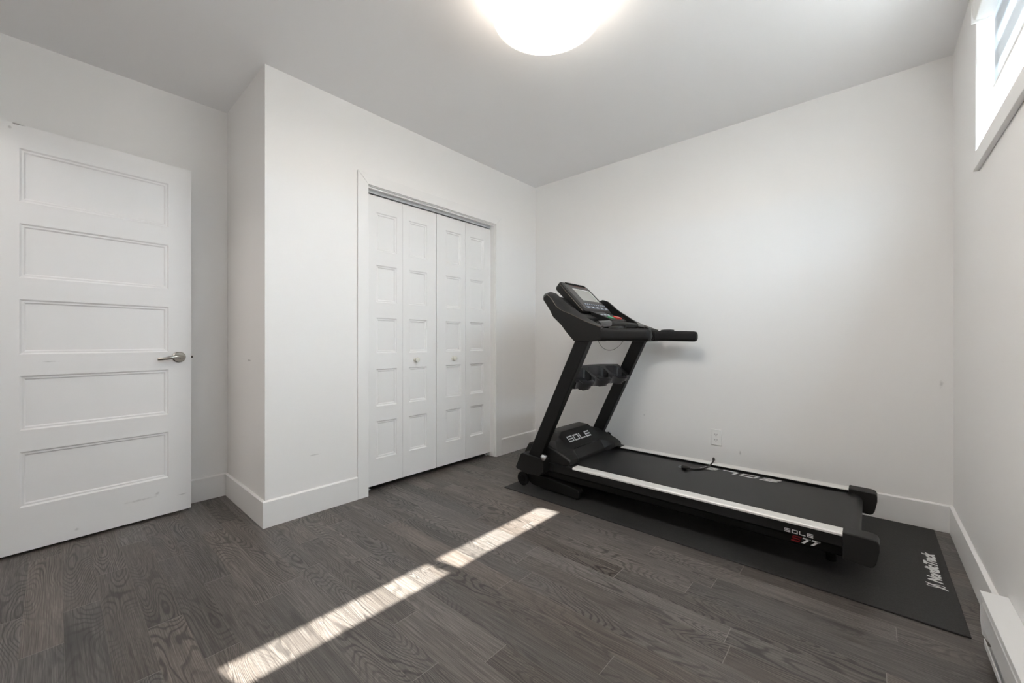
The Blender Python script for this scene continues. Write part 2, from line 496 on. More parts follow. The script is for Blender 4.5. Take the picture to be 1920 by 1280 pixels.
# window wall
WY0, WY1, WZ0, WZ1 = 0.66, 2.41, 1.762, 2.42
XO = 0.62
struct('floor', MB().box(-3.3, 0.333, -1.6, YB + 0.1, -0.1, 0), 'floor', 'dark grey-brown oak laminate plank floor', 'floor', flat=True)
struct('ceiling', MB().box(-3.3, XO, -1.6, YB + 0.1, ZC, ZC + 0.1), 'ceiling', 'smooth pale grey-white ceiling', 'ceiling', flat=True)
struct('wall_back', MB().box(-3.3, XW, YB, YB + 0.1, 0, ZC), 'wall', 'plain white wall behind the treadmill', 'wall', flat=True)
struct('wall_left', MB().box(XR - 0.1, XR, -1.6, YB, 0, ZC), 'wall', 'white wall of the recess behind the open door', 'wall', flat=True)
# closet front and return
OY0, OY1, OZ = 1.357, 2.56, 2.035
m = MB()
m.box(XC - 0.1, XC, YN, OY0, 0, ZC).box(XC - 0.1, XC, OY1, YB, 0, ZC).box(XC - 0.1, XC, OY0, OY1, OZ, ZC)
m.box(XR, XC - 0.1, YN, YN + 0.1, 0, ZC)
struct('wall_closet', m, 'wall', 'white closet wall with the double bifold door opening', 'wall', flat=True)
# front wall with the doorway behind the camera, and the hall beyond it
HX = -2.9995; HY = -0.212
m = MB()
m.box(XR, HX - 0.006, YF - 0.1, YF, 0, ZC).box(HX + 0.77, XW, YF - 0.1, YF, 0, ZC).box(HX - 0.006, HX + 0.77, YF - 0.1, YF, 2.05, ZC)
struct('wall_front', m, 'wall', 'white wall with the doorway behind the camera', 'wall', flat=True)
struct('wall_hall', MB().box(XR, 0.0, -1.6, -1.5, 0, ZC).box(0.0, 0.1, -1.6, YF - 0.1, 0, ZC), 'wall', 'white hall wall seen through the doorway', 'wall', flat=True)
m = MB()
m.box(XW, XO, YF - 0.1, WY0, -0.1, ZC).box(XW, XO, WY1, YB + 0.1, -0.1, ZC).box(XW, XO, WY0, WY1, -0.1, WZ0).box(XW, XO, WY0, WY1, WZ1, ZC)
struct('wall_right', m, 'wall', 'white wall with the high window and heater', 'wall', flat=True)

# baseboards: flat board with a bevelled top
BH, BT = 0.146, 0.014
def base_prof(s):      # s: outward offsets
    return [(0, 0), (s * BT, 0), (s * BT, BH - 0.006), (s * 0.004, BH), (0, BH)]
LBL = 'flat white painted baseboard along the %s'
struct('baseboard_back', MB().prism_x([(YB + d, z) for d, z in base_prof(-1)], XC + BT, XW), 'trim', LBL % 'wall behind the treadmill', 'baseboard', bevel=0.0015)
struct('baseboard_right', MB().prism_y([(XW + d, z) for d, z in base_prof(-1)], 2.005, YB - BT), 'trim', LBL % 'window wall up to the heater', 'baseboard', bevel=0.0015)
CW = 0.073
m = MB()
m.prism_y([(XC + d, z) for d, z in base_prof(1)], YN - BT, OY0 - CW)
struct('baseboard_closet', m, 'trim', LBL % 'closet wall left of the bifold doors', 'baseboard', bevel=0.0015)
struct('baseboard_corner', MB().prism_y([(XC + d, z) for d, z in base_prof(1)], OY1 + CW, YB), 'trim', LBL % 'closet wall right of the bifold doors', 'baseboard', bevel=0.0015)
struct('baseboard_return', MB().prism_x([(YN + d, z) for d, z in base_prof(-1)], XR + BT, XC), 'trim', LBL % 'short return wall beside the open door', 'baseboard', bevel=0.0015)
struct('baseboard_left', MB().prism_y([(XR + d, z) for d, z in base_prof(1)], YF, YN), 'trim', LBL % 'recess wall behind the open door', 'baseboard', bevel=0.0015)

# closet casing with mitred corners, jamb lining and track
m = MB()
CT = 0.014
a = [(OY0 - CW, 0), (OY0, 0), (OY0, OZ), (OY1, OZ), (OY1, 0), (OY1 + CW, 0), (OY1 + CW, OZ + CW), (OY0 - CW, OZ + CW)]
for poly in ([a[0], a[1], a[2], a[7]], [a[7], a[2], a[3], a[6]], [a[3], a[4], a[5], a[6]]):
    m.loft([[(XC, y, z) for y, z in poly], [(XC + CT, y, z) for y, z in poly]])
# raised back band on the outer edge
e = 0.012
b_ = [(OY0 - CW, 0), (OY0 - CW + e, 0), (OY0 - CW + e, OZ + CW - e), (OY1 + CW - e, OZ + CW - e), (OY1 + CW - e, 0), (OY1 + CW, 0)]
struct('trim_1', m, 'trim', 'white mitred casing around the closet opening', 'trim', bevel=0.002)
m = MB()
m.box(XC - 0.1, XC - 0.0005, OY0, OY0 + 0.003, 0, OZ).box(XC - 0.1, XC - 0.0005, OY1 - 0.003, OY1, 0, OZ).box(XC - 0.1, XC - 0.0005, OY0 + 0.003, OY1 - 0.003, OZ - 0.003, OZ)
m.box(XC - 0.030, XC - 0.012, OY0 + 0.003, OY1 - 0.003, OZ - 0.012, OZ - 0.003)
struct('trim_2', m, 'trim', 'white jamb lining inside the closet opening', 'trim')
m = MB()
m.box(XC - 0.088, XC - 0.055, OY0 + 0.004, OY1 - 0.004, OZ - 0.022, OZ - 0.0031)
m.box(XC - 0.056, XC - 0.053, OY0 + 0.004, OY1 - 0.004, OZ - 0.026, OZ - 0.0031)
struct('trim_3', m, 'steel', 'grey metal bifold track under the closet head', 'trim')

# bifold closet doors: two pairs of two leaves
DZ0, DZ1 = 0.034, 1.998
TOPS = (1.890, 1.532, 1.172, 0.822, 0.466); BOTS = (1.627, 1.277, 0.930, 0.567, 0.212)
XD = -2.511
LEAF = (OY1 - OY0 - 0.012) / 4
def bifold(name, label, y0, knob_leaf, knob_off):
    t = thing(name, label, 'closet door', (XD, y0, 0), kind='structure')
    for k in range(2):
        ys = y0 + k * LEAF + (0.001 if k else 0)
        outer_left = (k == 0)
        w = LEAF - 0.001
        u0, u1 = (0.090, w - 0.045) if outer_left else (0.052, w - 0.083)
        mb = MB()
        door_slab(mb, w, DZ1 - DZ0, 0.034, [(u0, u1, bz - DZ0, tz - DZ0) for tz, bz in zip(TOPS, BOTS)],
                  lambda u, v, d: (XD - d, ys + u, DZ0 + v))
        leaf = obj('door_leaf', mb, 'closet_door', t, flat=True)
        if k == knob_leaf:
            kb = MB().lathe((XD, ys + knob_off, 0.876), (1, 0, 0), [(-0.002, 0.0), (-0.002, 0.016), (0.003, 0.016), (0.005, 0.011), (0.014, 0.009), (0.019, 0.015), (0.026, 0.0185), (0.033, 0.017), (0.037, 0.011), (0.0385, 0.0)], 28)
            obj('knob', kb, 'cream_knob', leaf)
    yp = y0 + 0.004 if knob_leaf == 1 else y0 + 2 * LEAF - 0.052
    mb = MB().box(XD - 0.030, XD - 0.002, yp, yp + 0.048, 0.012, 0.0145).box(XD - 0.020, XD - 0.016, yp + 0.004, yp + 0.008, 0.012, 0.036).tube([(XD - 0.016, yp + 0.024, 0.0135), (XD - 0.016, yp + 0.024, 0.036)], 0.004, 8)
    obj('pivot_bracket', mb, 'steel', t)
    mb = MB()
    yq = y0 + 0.03 if knob_leaf == 1 else y0 + 2 * LEAF - 0.03
    for yy in (yq, y0 + (2 * LEAF - 0.05 if knob_leaf == 1 else 0.05)):
        mb.tube([(XD - 0.017, yy, DZ1 - 0.006), (XD - 0.017, yy, OZ - 0.024)], 0.004, 8)
    obj('pivot_pin', mb, 'steel', t)
    return t
bifold('door_2', 'left pair of white panelled bifold closet doors', OY0 + 0.003, 1, 0.108)
bifold('door_3', 'right pair of white panelled bifold closet doors', OY0 + 0.003 + 2 * LEAF + 0.0065, 0, 0.165)
# small brackets are tied to the floor by a plate under each outer leaf

# open room door
t = thing('door_1', 'open white five-panel door with lever handle', 'door', (HX, HY, 0), math.atan2(0.997, -0.0757), kind='structure')
DW, D0, D1 = 0.760, 0.0123, 2.0355
rows = list(zip((1.925, 1.570, 1.210, 0.847, 0.486), (1.672, 1.313, 0.949, 0.587, 0.222)))
mb = MB()
door_slab(mb, DW, D1 - D0, 0.035, [(DW - 0.656, DW - 0.105, b - D0, a - D0) for a, b in rows],
          lambda u, v, d: (u, d, D0 + v), )
obj('door_slab', mb, 'door', t, local=True, flat=True)
hx, hz = DW - 0.058, 0.918
mb = MB().lathe((hx, 0.0, hz), (0, -1, 0), [(-0.001, 0.0), (-0.001, 0.032), (0.004, 0.032), (0.009, 0.027), (0.010, 0.0)], 40)
rose = obj('rose', mb, 'satin_nickel', t, local=True)
mb = MB()
mb.tube([(hx, -0.008, hz), (hx, -0.050, hz)], 0.0105, 20)
rings = []
for s in range(15):
    f = s / 14
    x = hx + 0.012 - 0.115 * f
    y = -0.052 - 0.006 * math.sin(math.pi * min(1, f * 1.2)) + 0.020 * max(0, f - 0.72) ** 1.0 / 0.28
    z = hz + 0.004 * math.sin(f * 5.0) - 0.004 * f
    hh = 0.0115 * (1 - 0.35 * f); tt = 0.0075 * (1 - 0.3 * f)
    if s == 0: hh *= 0.7; tt *= 0.7
    rings.append([(x, y + tt * math.cos(q * math.pi / 8), z + hh * math.sin(q * math.pi / 8)) for q in range(16)])
mb.loft(rings)
obj('lever', mb, 'satin_nickel', rose, local=True)
mb = MB().box(DW - 0.0005, DW + 0.001, 0.006, 0.030, hz - 0.028, hz + 0.028)
lp = obj('latch_plate', mb, 'satin_nickel', t, local=True)
mb = MB().prism_z([(DW - 0.001, 0.011), (DW + 0.012, 0.011), (DW + 0.012, 0.016), (DW - 0.001, 0.025)], hz - 0.006, hz + 0.006)
obj('latch', mb, 'latch_metal', lp, local=True)
for zz in (0.25, 1.03, 1.82):
    mb = MB().tube([(-0.004, 0.040, zz - 0.045), (-0.004, 0.040, zz + 0.045)], 0.006, 12)
    obj('hinge', mb, 'satin_nickel', t, local=True)

# doorway casing (behind the camera)
m = MB()
for x0, x1 in ((HX - 0.078, HX - 0.006), (HX + 0.77, HX + 0.842)):
    m.box(x0, x1, YF, YF + 0.014, 0, 2.05)
m.box(HX - 0.078, HX + 0.842, YF, YF + 0.014, 2.05, 2.122)
struct('trim_4', m, 'trim', 'white casing around the doorway', 'trim', bevel=0.002)

# window: casing, vinyl frame, two sashes, glass
m = MB()
cw, ct = 0.065, 0.017
p = [(WY0 - cw, WZ0 - cw), (WY1 + cw - 0.01, WZ0 - cw), (WY1 + cw - 0.01, WZ1 + cw), (WY0 - cw, WZ1 + cw)]
q = [(WY0, WZ0), (WY1, WZ0), (WY1, WZ1), (WY0, WZ1)]
for k in range(4):
    j = (k + 1) % 4
    poly = [p[k], p[j], q[j], q[k]]
    m.loft([[(XW, y, z) for y, z in poly], [(XW - ct, y, z) for y, z in poly]])
struct('trim_5', m, 'trim', 'white casing board around the high window', 'trim', bevel=0.002)
w1 = thing('window_1', 'high two-pane slider window on the right wall', 'window', (0.53, (WY0 + WY1) / 2, WZ0), kind='structure')
fx0, fx1 = 0.51, 0.585
m = MB()
ft = 0.030
m.box(fx0, fx1, WY0, WY1, WZ0, WZ0 + ft).box(fx0, fx1, WY0, WY1, WZ1 - ft, WZ1)
m.box(fx0, fx1, WY0, WY0 + ft, WZ0 + ft, WZ1 - ft).box(fx0, fx1, WY1 - ft, WY1, WZ0 + ft, WZ1 - ft)
obj('window_frame', m, 'vinyl', w1, bevel=0.003)
YM = (WY0 + WY1) / 2
for (ya, yb, xa, xb) in ((WY0 + ft, YM + 0.022, 0.517, 0.545), (YM - 0.022, WY1 - ft, 0.549, 0.577)):
    s = 0.032
    m = MB()
    z0, z1 = WZ0 + ft, WZ1 - ft
    m.box(xa, xb, ya, yb, z0, z0 + s).box(xa, xb, ya, yb, z1 - s, z1).box(xa, xb, ya, ya + s, z0 + s, z1 - s).box(xa, xb, yb - s, yb, z0 + s, z1 - s)
    sash = obj('sash', m, 'vinyl', w1, bevel=0.003)
    g = MB().box((xa + xb) / 2 - 0.002, (xa + xb) / 2 + 0.002, ya + s - 0.004, yb - s + 0.004, z0 + s - 0.004, z1 - s + 0.004)
    obj('pane', g, 'glass', sash, flat=True)
struct('ground', MB().box(XO, 14, -12, 16, 1.2, 1.70), 'ground', 'pale ground outside the basement window', 'ground', flat=True)

# zebra roller blind
bl = thing('window_blind', 'white banded roller blind half lowered in the high window', 'blind', (0.34, YM, WZ1))
by0, by1 = WY0 + 0.012, WY1 - 0.014
m = MB()
cz0, cz1, cx0, cx1 = 2.262, 2.372, 0.306, 0.405
prof = [(cx1, cz1), (cx1, cz0 + 0.03), (cx1 - 0.03, cz0 + 0.006), (cx0 + 0.03, cz0), (cx0 + 0.006, cz0 + 0.004), (cx0, cz0 + 0.02), (cx0, cz1 - 0.01), (cx0 + 0.01, cz1)]
m.prism_y(prof, by0 + 0.01, by1 - 0.008)
cas = obj('cassette', m, 'white_plastic', bl, bevel=0.003)
for ya, yb in ((by0, by0 + 0.0098), (by1 - 0.0078, by1)):
    m = MB().prism_y([(cx1 + 0.002, cz1 + 0.002), (cx1 + 0.002, cz0 - 0.004), (cx0 - 0.004, cz0 - 0.004), (cx0 - 0.004, cz1 + 0.002)], ya, yb)
    obj('end_cap', m, 'white_plastic', cas, bevel=0.002)
BZ = 1.958
m = MB().box(0.372, 0.3728, by0 + 0.02, by1 - 0.012, BZ + 0.02, cz0 + 0.03).box(0.360, 0.3608, by0 + 0.02, by1 - 0.012, BZ + 0.02, cz0 + 0.02)
obj('blind_fabric', m, 'blind', bl, flat=True)
rp = [(0.352, BZ + 0.004), (0.356, BZ), (0.378, BZ), (0.382, BZ + 0.004), (0.380, BZ + 0.026), (0.354, BZ + 0.026)]
m = MB().prism_y(rp, by0 + 0.02, by1 - 0.012)
obj('bottom_rail', m, 'white_plastic', bl, bevel=0.002)
pts = []
for k in range(41):
    f = k / 40
    th = math.pi * (1 - f)
    if f < 0.5:
        pass
    zz = 2.262 - 0.40 * math.sin(math.pi * f) ** 0.5
    pts.append((0.345 + 0.028 * math.cos(math.pi * f) + 0.01 * math.sin(math.pi * f), 2.397 - 0.012 * math.sin(math.pi * f), zz))
obj('pull_chain', MB().tube(pts, 0.0022, 8), 'white_plastic', bl)

# ---------------------------------------------------------------- ceiling lamp
LX, LY, LR, LZ = -1.005, 1.36, 0.226, 2.36
lp_ = thing('ceiling_lamp', 'lit round white drum lamp on the ceiling', 'ceiling lamp', (LX, LY, ZC))
m = MB().lathe((LX, LY, LZ), (0, 0, 1), [(0.142, 0.02), (0.142, LR * 0.62), (ZC - LZ - 0.0005, LR * 0.62), (ZC - LZ - 0.0005, 0.02)], 48)
obj('lamp_pan', m, 'lamp_base', lp_)
prof = [(0.140, LR * 0.62), (0.138, LR - 0.004), (0.134, LR), (0.003, LR), (0.0, LR - 0.002), (0.0, LR - 0.006), (0.006, LR - 0.006)]
m = MB().lathe((LX, LY, LZ), (0, 0, 1), list(reversed(prof)), 72)
obj('lamp_shade', m, 'lamp_side', lp_, angle=60)
m = MB().lathe((LX, LY, LZ), (0, 0, 1), [(0.003, 0.001), (0.003, LR - 0.0065), (0.0055, LR - 0.0065), (0.0055, 0.001)], 72)
obj('diffuser', m, 'lamp_bottom', lp_, angle=60)
m = MB()
n = 72
rings = [[(LX + (LR + dr) * math.cos(2 * math.pi * k / n), LY + (LR + dr) * math.sin(2 * math.pi * k / n), LZ + dz) for k in range(n)] for dr, dz in ((0.0005, 0.012), (0.003, 0.012), (0.003, 0.016), (0.0005, 0.016), (0.0005, 0.012))]
m.loft(rings, caps=False)
obj('shade_rim', m, 'lamp_base', lp_)

# ---------------------------------------------------------------- wall outlet
oc = (-0.8165, 0.3255)
ot = thing('wall_outlet', 'white double wall outlet above the treadmill belt', 'outlet', (oc[0], YB, oc[1]))
m = MB()
pw, ph = 0.036, 0.058
m.loft([[(oc[0] + sx * pw, YB, oc[1] + sz * ph) for sx, sz in ((-1, -1), (1, -1), (1, 1), (-1, 1))],
        [(oc[0] + sx * (pw - 0.003), YB - 0.006, oc[1] + sz * (ph - 0.003)) for sx, sz in ((-1, -1), (1, -1), (1, 1), (-1, 1))]])
obj('cover_plate', m, 'white_plastic', ot, bevel=0.0015)
m = MB().box(oc[0] - 0.0165, oc[0] + 0.0165, YB - 0.0075, YB - 0.004, oc[1] - 0.0335, oc[1] + 0.0335)
face = obj('socket_face', m, 'white_plastic', ot, bevel=0.001)
for dz in (-0.019, 0.019):
    m = MB()
    for dx in (-0.0065, 0.0065):
        m.box(oc[0] + dx - 0.0011, oc[0] + dx + 0.0011, YB - 0.0079, YB - 0.007, oc[1] + dz, oc[1] + dz + 0.008)
    m.lathe((oc[0], YB - 0.007, oc[1] + dz - 0.006), (0, -1, 0), [(0, 0.0026), (0.0009, 0.0026)], 12)
    obj('socket_slot', m, 'slot', face)

# ---------------------------------------------------------------- baseboard heater
ht = thing('baseboard_heater', 'long white electric baseboard heater along the window wall', 'heater', (0.30, 1.35, 0))
hy0, hy1 = 0.72, 2.0
m = MB().prism_y([(XW - 0.0005, 0.199), (XW - 0.0005, 0.03), (XW - 0.006, 0.03), (XW - 0.006, 0.193), (0.276, 0.193), (0.275, 0.180), (0.272, 0.180), (0.272, 0.199)], hy0, hy1)
obj('housing', m, 'heater', ht, bevel=0.0015)
m = MB().prism_y([(0.284, 0.176), (0.2805, 0.176), (0.2745, 0.165), (0.279, 0.080), (0.283, 0.076), (0.284, 0.080)], hy0 + 0.012, hy1 - 0.012)
obj('front_panel', m, 'heater', ht, bevel=0.001)
m = MB().prism_y([(XW - 0.006, 0.035), (XW - 0.006, 0.030), (0.284, 0.030), (0.281, 0.052), (0.278, 0.052), (0.280, 0.026), (XW - 0.001, 0.026)], hy0, hy1 - 0.012)
obj('bottom_tray', m, 'heater', ht)
m = MB()
for k in range(80):
    yy = hy0 + 0.05 + k * 0.0148
    m.box(0.290, 0.322, yy, yy + 0.0015, 0.075, 0.155)
m.tube([(0.306, hy0 + 0.02, 0.115), (0.306, hy1 - 0.02, 0.115)], 0.006, 10)
obj('heating_fins', m, 'heater_dark', ht)
for ya, yb in ((hy0 - 0.001, hy0 + 0.010), (hy1 - 0.0095, hy1 + 0.0015)):
    m = MB().prism_y([(XW - 0.0006, 0.1985), (XW - 0.0006, 0.04), (0.290, 0.04), (0.276, 0.06), (0.2725, 0.103), (0.2712, 0.1985)], ya, yb)
    obj('end_panel', m, 'heater', ht, bevel=0.001)
for ya in (hy0 + 0.1, hy1 - 0.12):
    obj('foot', MB().box(0.300, XW - 0.001, ya, ya + 0.02, 0, 0.027), 'heater', ht)

# ---------------------------------------------------------------- exercise mat
MZ = 0.006
mt = thing('exercise_mat', 'black rubber mat with white lettering under the treadmill', 'mat', (-0.82, 2.585, 0))
m = MB().box(-1.89, 0.262, 2.060, 3.108, 0.0, MZ)
obj('mat_sheet', m, 'mat', mt, bevel=0.002)
lab = obj('label_panel', MB().box(0.176, 0.238, 2.362, 2.772, MZ - 0.001, MZ + 0.0002), 'black_plastic', mt)
m = MB()
font_text(m, 'NordicTrack', (0.229, 2.432, MZ + 0.0003), (0, 1, 0), (-1, 0, 0), 0.058, shear=0.28, offset=0.0026, squeeze=1.0, thick=0.0002)
# swoosh emblem: a slanted ring crossed by a bar
def ring2(cx, cy, a, b, w, rot, n=32):
    out = []
    for k in range(n):
        th = 2 * math.pi * k / n
        for s in (1, 0):
            pass
    R1 = []; R2 = []
    for k in range(n):
        th = 2 * math.pi * k / n
        for R, s in ((R1, 1.0), (R2, 0.0)):
            x = (a - w * (1 - s)) * math.cos(th); y = (b - w * (1 - s)) * math.sin(th)
            R.append((cx + x * math.cos(rot) - y * math.sin(rot), cy + x * math.sin(rot) + y * math.cos(rot)))
    return R1, R2
R1, R2 = ring2(0.207, 2.398, 0.030, 0.013, 0.0045, 0.35)
z0, z1 = MZ + 0.0001, MZ + 0.0005
for k in range(32):
    j = (k + 1) % 32
    m.loft([[(*R1[k], z0), (*R1[j], z0), (*R2[j], z0), (*R2[k], z0)], [(*R1[k], z1), (*R1[j], z1), (*R2[j], z1), (*R2[k], z1)]])
for dx, dy in ((0.0, 0.0), (0.006, -0.007)):
    poly = [(0.178 + dx, 2.408 + dy), (0.178 + dx, 2.416 + dy), (0.235 + dx, 2.392 + dy), (0.235 + dx, 2.384 + dy)]
    m.loft([[(x, y, z0) for x, y in poly], [(x, y, z1) for x, y in poly]])
obj('lettering', m, 'white_ink', lab, flat=True)

# ---------------------------------------------------------------- treadmill
YC = 2.57
tm = thing('treadmill', 'black folding treadmill with silver side rails on a rubber mat', 'treadmill', (-0.9, YC, MZ))
def mir(y):
    return 2 * YC - y

DY0, DY1 = 2.20, 2.94
XT, XF = -1.80, -0.083          # front, rear of the deck frame
# walking belt: loop over the deck with rollers
bx1, bz, br = -0.058, 0.186, 0.034
prof = [(-1.56, bz), (bx1, bz)]
for k in range(1, 13):
    th = math.pi / 2 - math.pi * k / 12
    prof.append((bx1 + br * math.cos(th), bz - br + br * math.sin(th)))
prof += [(-1.56, bz - 2 * br)]
m = MB().prism_y(prof, DY0 + 0.068, DY1 - 0.068)
belt = obj('walking_belt', m, 'belt', tm, angle=25)
m = MB()
block_text(m, 'SOLE', (-0.385, 2.846, bz + 0.0004), (-1, 0, 0), (0, -1, 0), 0.058, w=1.55, gap=0.36, t=0.22, slant=0.30)
obj('lettering', m, 'white_ink', belt, flat=True)
# frame beams on both sides
for side in (0, 1):
    f = (lambda y: y) if side == 0 else mir
    def pr(prof_yz, x0, x1):
        return MB().prism_x([(f(y), z) for y, z in prof_yz], x0, x1)
    m = pr([(DY0, 0.196), (DY0 - 0.002, 0.150), (DY0 - 0.004, 0.146), (DY0 + 0.002, 0.140), (DY0 + 0.006, 0.104), (DY0 + 0.012, 0.098), (DY0 + 0.067, 0.098), (DY0 + 0.067, 0.196)], -1.77, XF)
    beam = obj('side_beam', m, 'black_metal', tm, bevel=0.003)
    m = pr([(DY0 - 0.001, 0.189), (DY0 - 0.001, 0.197), (DY0 + 0.004, 0.202), (DY0 + 0.064, 0.202), (DY0 + 0.067, 0.199), (DY0 + 0.067, 0.1965), (DY0 + 0.001, 0.1965), (DY0 + 0.001, 0.189)], -1.425, XF)
    obj('foot_rail', m, 'alu', tm)
    m = pr([(DY0 - 0.002, 0.190), (DY0 - 0.002, 0.200), (DY0 + 0.004, 0.205), (DY0 + 0.066, 0.205), (DY0 + 0.066, 0.1955), (DY0 + 0.0, 0.1955)], -1.47, -1.425)
    obj('rail_tip', m, 'black_plastic', tm, bevel=0.001)
    if side == 0:
        m = MB()
        block_text(m, 'SOLE', (-0.288, DY0 - 0.0035, 0.1495), (1, 0, 0), (0, 0, 1), 0.0160, w=1.40, gap=0.34, t=0.19, slant=0.0)
        block_text(m, '77', (-0.228, DY0 + 0.0016, 0.114), (1, 0, 0), (0, 0, 1), 0.026, w=1.15, gap=0.12, t=0.26, slant=0.35)
        obj('lettering', m, 'white_ink', beam, flat=True)
        m = MB()
        block_text(m, 'S', (-0.264, DY0 + 0.0016, 0.114), (1, 0, 0), (0, 0, 1), 0.026, w=1.25, gap=0.12, t=0.2, slant=0.30)
        obj('red_letter', m, 'red_ink', beam, flat=True)['label'] = 'dark red letter'
    # rear end cap
    capp = [(XF, 0.196), (XF, 0.094), (0.004, 0.089), (0.016, 0.094), (0.024, 0.112), (0.034, 0.165), (0.034, 0.190), (0.028, 0.203), (0.012, 0.208), (XF, 0.210)]
    ya, yb = f(DY0 - 0.008), f(DY0 + 0.074)
    m = MB().prism_y(capp, min(ya, yb), max(ya, yb))
    obj('rear_end_cap', m, 'cap', tm, bevel=0.006, seg=3)
    # rear foot under the cap
    yf = f(DY0 + 0.17)
    m = MB().lathe((-0.13, yf, MZ), (0, 0, 1), [(0, 0.02), (0.03, 0.02), (0.034, 0.012), (0.094, 0.012)], 20)
    obj('rear_foot', m, 'rubber', tm)
    # base frame bar on the mat
    ya, yb = sorted((f(2.185), f(2.235)))
    m = MB().prism_y([(-1.80, 0.055), (-1.78, 0.105), (-1.60, 0.095), (-1.38, 0.075), (-1.365, 0.055), (-1.37, 0.022), (-1.40, 0.016), (-1.74, 0.024)], ya, yb)
    obj('base_bar', m, 'black_metal', tm, bevel=0.003)
    m = MB().lathe((-1.395, f(2.21), MZ), (0, 0, 1), [(0, 0.016), (0.01, 0.016), (0.013, 0.009), (0.024, 0.009)], 20)
    obj('base_foot', m, 'rubber', tm)
    m = MB().lathe((-1.812, f(2.172), 0.0545), (0, 1 if side == 0 else -1, 0), [(-0.013, 0.0), (-0.013, 0.022), (-0.009, 0.024), (-0.008, 0.043), (-0.005, 0.0475), (0.005, 0.0475), (0.008, 0.043), (0.012, 0.024), (0.013, 0.0)], 32)
    obj('transport_wheel', m, 'rubber', tm)
    # upright socket bracket
    ya, yb = sorted((f(2.128), f(2.205)))
    m = MB().prism_y([(-1.845, 0.140), (-1.800, 0.238), (-1.782, 0.247), (-1.630, 0.236), (-1.612, 0.222), (-1.605, 0.150), (-1.64, 0.118), (-1.75, 0.112), (-1.835, 0.128)], ya, yb)
    br_ = obj('upright_socket', m, 'black_plastic', tm, bevel=0.005, seg=3)
    # knob screw
    m = MB().lathe((-1.598, f(2.135), 0.250), (0, -1 if side == 0 else 1, 0), [(-0.02, 0.008), (0.0, 0.008), (0.002, 0.019), (0.010, 0.022), (0.018, 0.020), (0.023, 0.010), (0.024, 0.0)], 24)
    obj('lock_knob', m, 'chrome', tm)['label'] = 'chrome lock knob'
    # upright
    ya, yb = sorted((f(2.140), f(2.190)))
    zb, zt = 0.150, 1.022
    xa = lambda z: -1.369 + (z - 1.015) * 0.482
    m = MB()
    rings = []
    for z in (zb, zt):
        x0 = xa(z); x1 = x0 + 0.101
        rings.append([(x0, ya, z), (x1, ya, z), (x1, yb, z), (x0, yb, z)])
    m.loft(rings)
    obj('upright', m, 'black_metal', tm, bevel=0.006, seg=3)
    # console arm
    outer = [(-1.190, 1.022), (-1.240, 1.011), (-1.372, 1.012), (-1.392, 1.030), (-1.427, 1.066), (-1.470, 1.116), (-1.530, 1.168), (-1.560, 1.220), (-1.606, 1.285), (-1.603, 1.302), (-1.578, 1.316), (-1.545, 1.290), (-1.505, 1.236), (-1.465, 1.208), (-1.396, 1.181), (-1.290, 1.132), (-1.186, 1.094)]
    inner = [(-1.190, 1.024), (-1.240, 1.013), (-1.372, 1.014), (-1.392, 1.032), (-1.427, 1.068), (-1.470, 1.118), (-1.540, 1.172), (-1.600, 1.235), (-1.660, 1.303), (-1.650, 1.333), (-1.605, 1.344), (-1.560, 1.328), (-1.502, 1.276), (-1.450, 1.238), (-1.400, 1.207), (-1.318, 1.154), (-1.215, 1.104)]
    y1, y2, y3, y4 = f(2.134), f(2.160), f(2.205), f(2.222)
    mid = [((a[0] + b[0]) / 2, (a[1] * 0.55 + b[1] * 0.45)) for a, b in zip(outer, inner)]
    m = MB().loft([[(x, y1, z) for x, z in outer], [(x, y2, z) for x, z in mid], [(x, y3, z) for x, z in inner], [(x, y4, z) for x, z in inner]])
    obj('console_arm', m, 'black_plastic', tm, bevel=0.0035, seg=2)
    # bronze edge line along the arm's outer ridge
    line = [(outer[k][0], f(2.1325), outer[k][1] + 0.0005) for k in range(10, 17)]
    obj('arm_trim', MB().tube(line, 0.0018, 6), 'bronze', tm)
    # collar and handrail
    ya, yb = f(2.137), f(2.207)
    def rrect(x, y0, y1, z0, z1, r, n=5):
        y0, y1 = min(y0, y1), max(y0, y1)
        out = []
        for cy, cz, s in ((y1 - r, z1 - r, 0), (y0 + r, z1 - r, 1), (y0 + r, z0 + r, 2), (y1 - r, z0 + r, 3)):
            for k in range(n + 1):
                th = math.pi / 2 * (s + k / n)
                out.append((x, cy + r * math.cos(th), cz + r * math.sin(th)))
        return out
    m = MB().loft([rrect(-1.215, ya, yb, 1.012, 1.094, 0.02), rrect(-1.182, ya, yb, 1.012, 1.090, 0.02)])
    obj('handrail_collar', m, 'black_plastic', tm, bevel=0.002)
    ya, yb = f(2.139), f(2.203)
    stations = [(-1.19, 1.014, 1.088, 0.0), (-1.10, 1.013, 1.087, 0.0), (-0.98, 1.011, 1.084, 0.0), (-0.918, 1.010, 1.081, 0.0), (-0.905, 1.013, 1.077, 0.004), (-0.899, 1.022, 1.068, 0.012)]
    rr = []
    for x, z0, z1, ins in stations:
        yy0, yy1 = min(ya, yb) + ins, max(ya, yb) - ins
        rr.append(rrect(x, yy0, yy1, z0, z1, 0.024 - ins * 0.5))
    m = MB().loft(rr)
    hr = obj('handrail', m, 'foam', tm, angle=40)
    pts = [(-1.155, 0.0), (-1.135, 0.018), (-1.105, 0.024), (-1.075, 0.018), (-1.055, 0.0), (-1.075, -0.018), (-1.105, -0.024), (-1.135, -0.018)]
    yc = f(2.171)
    m = MB().loft([[(x, yc + d, 1.080) for x, d in pts], [(x, yc + d, 1.094) for x, d in pts], [(x * 0.6 - 1.105 * 0.4, yc + d * 0.6, 1.0985) for x, d in pts]])
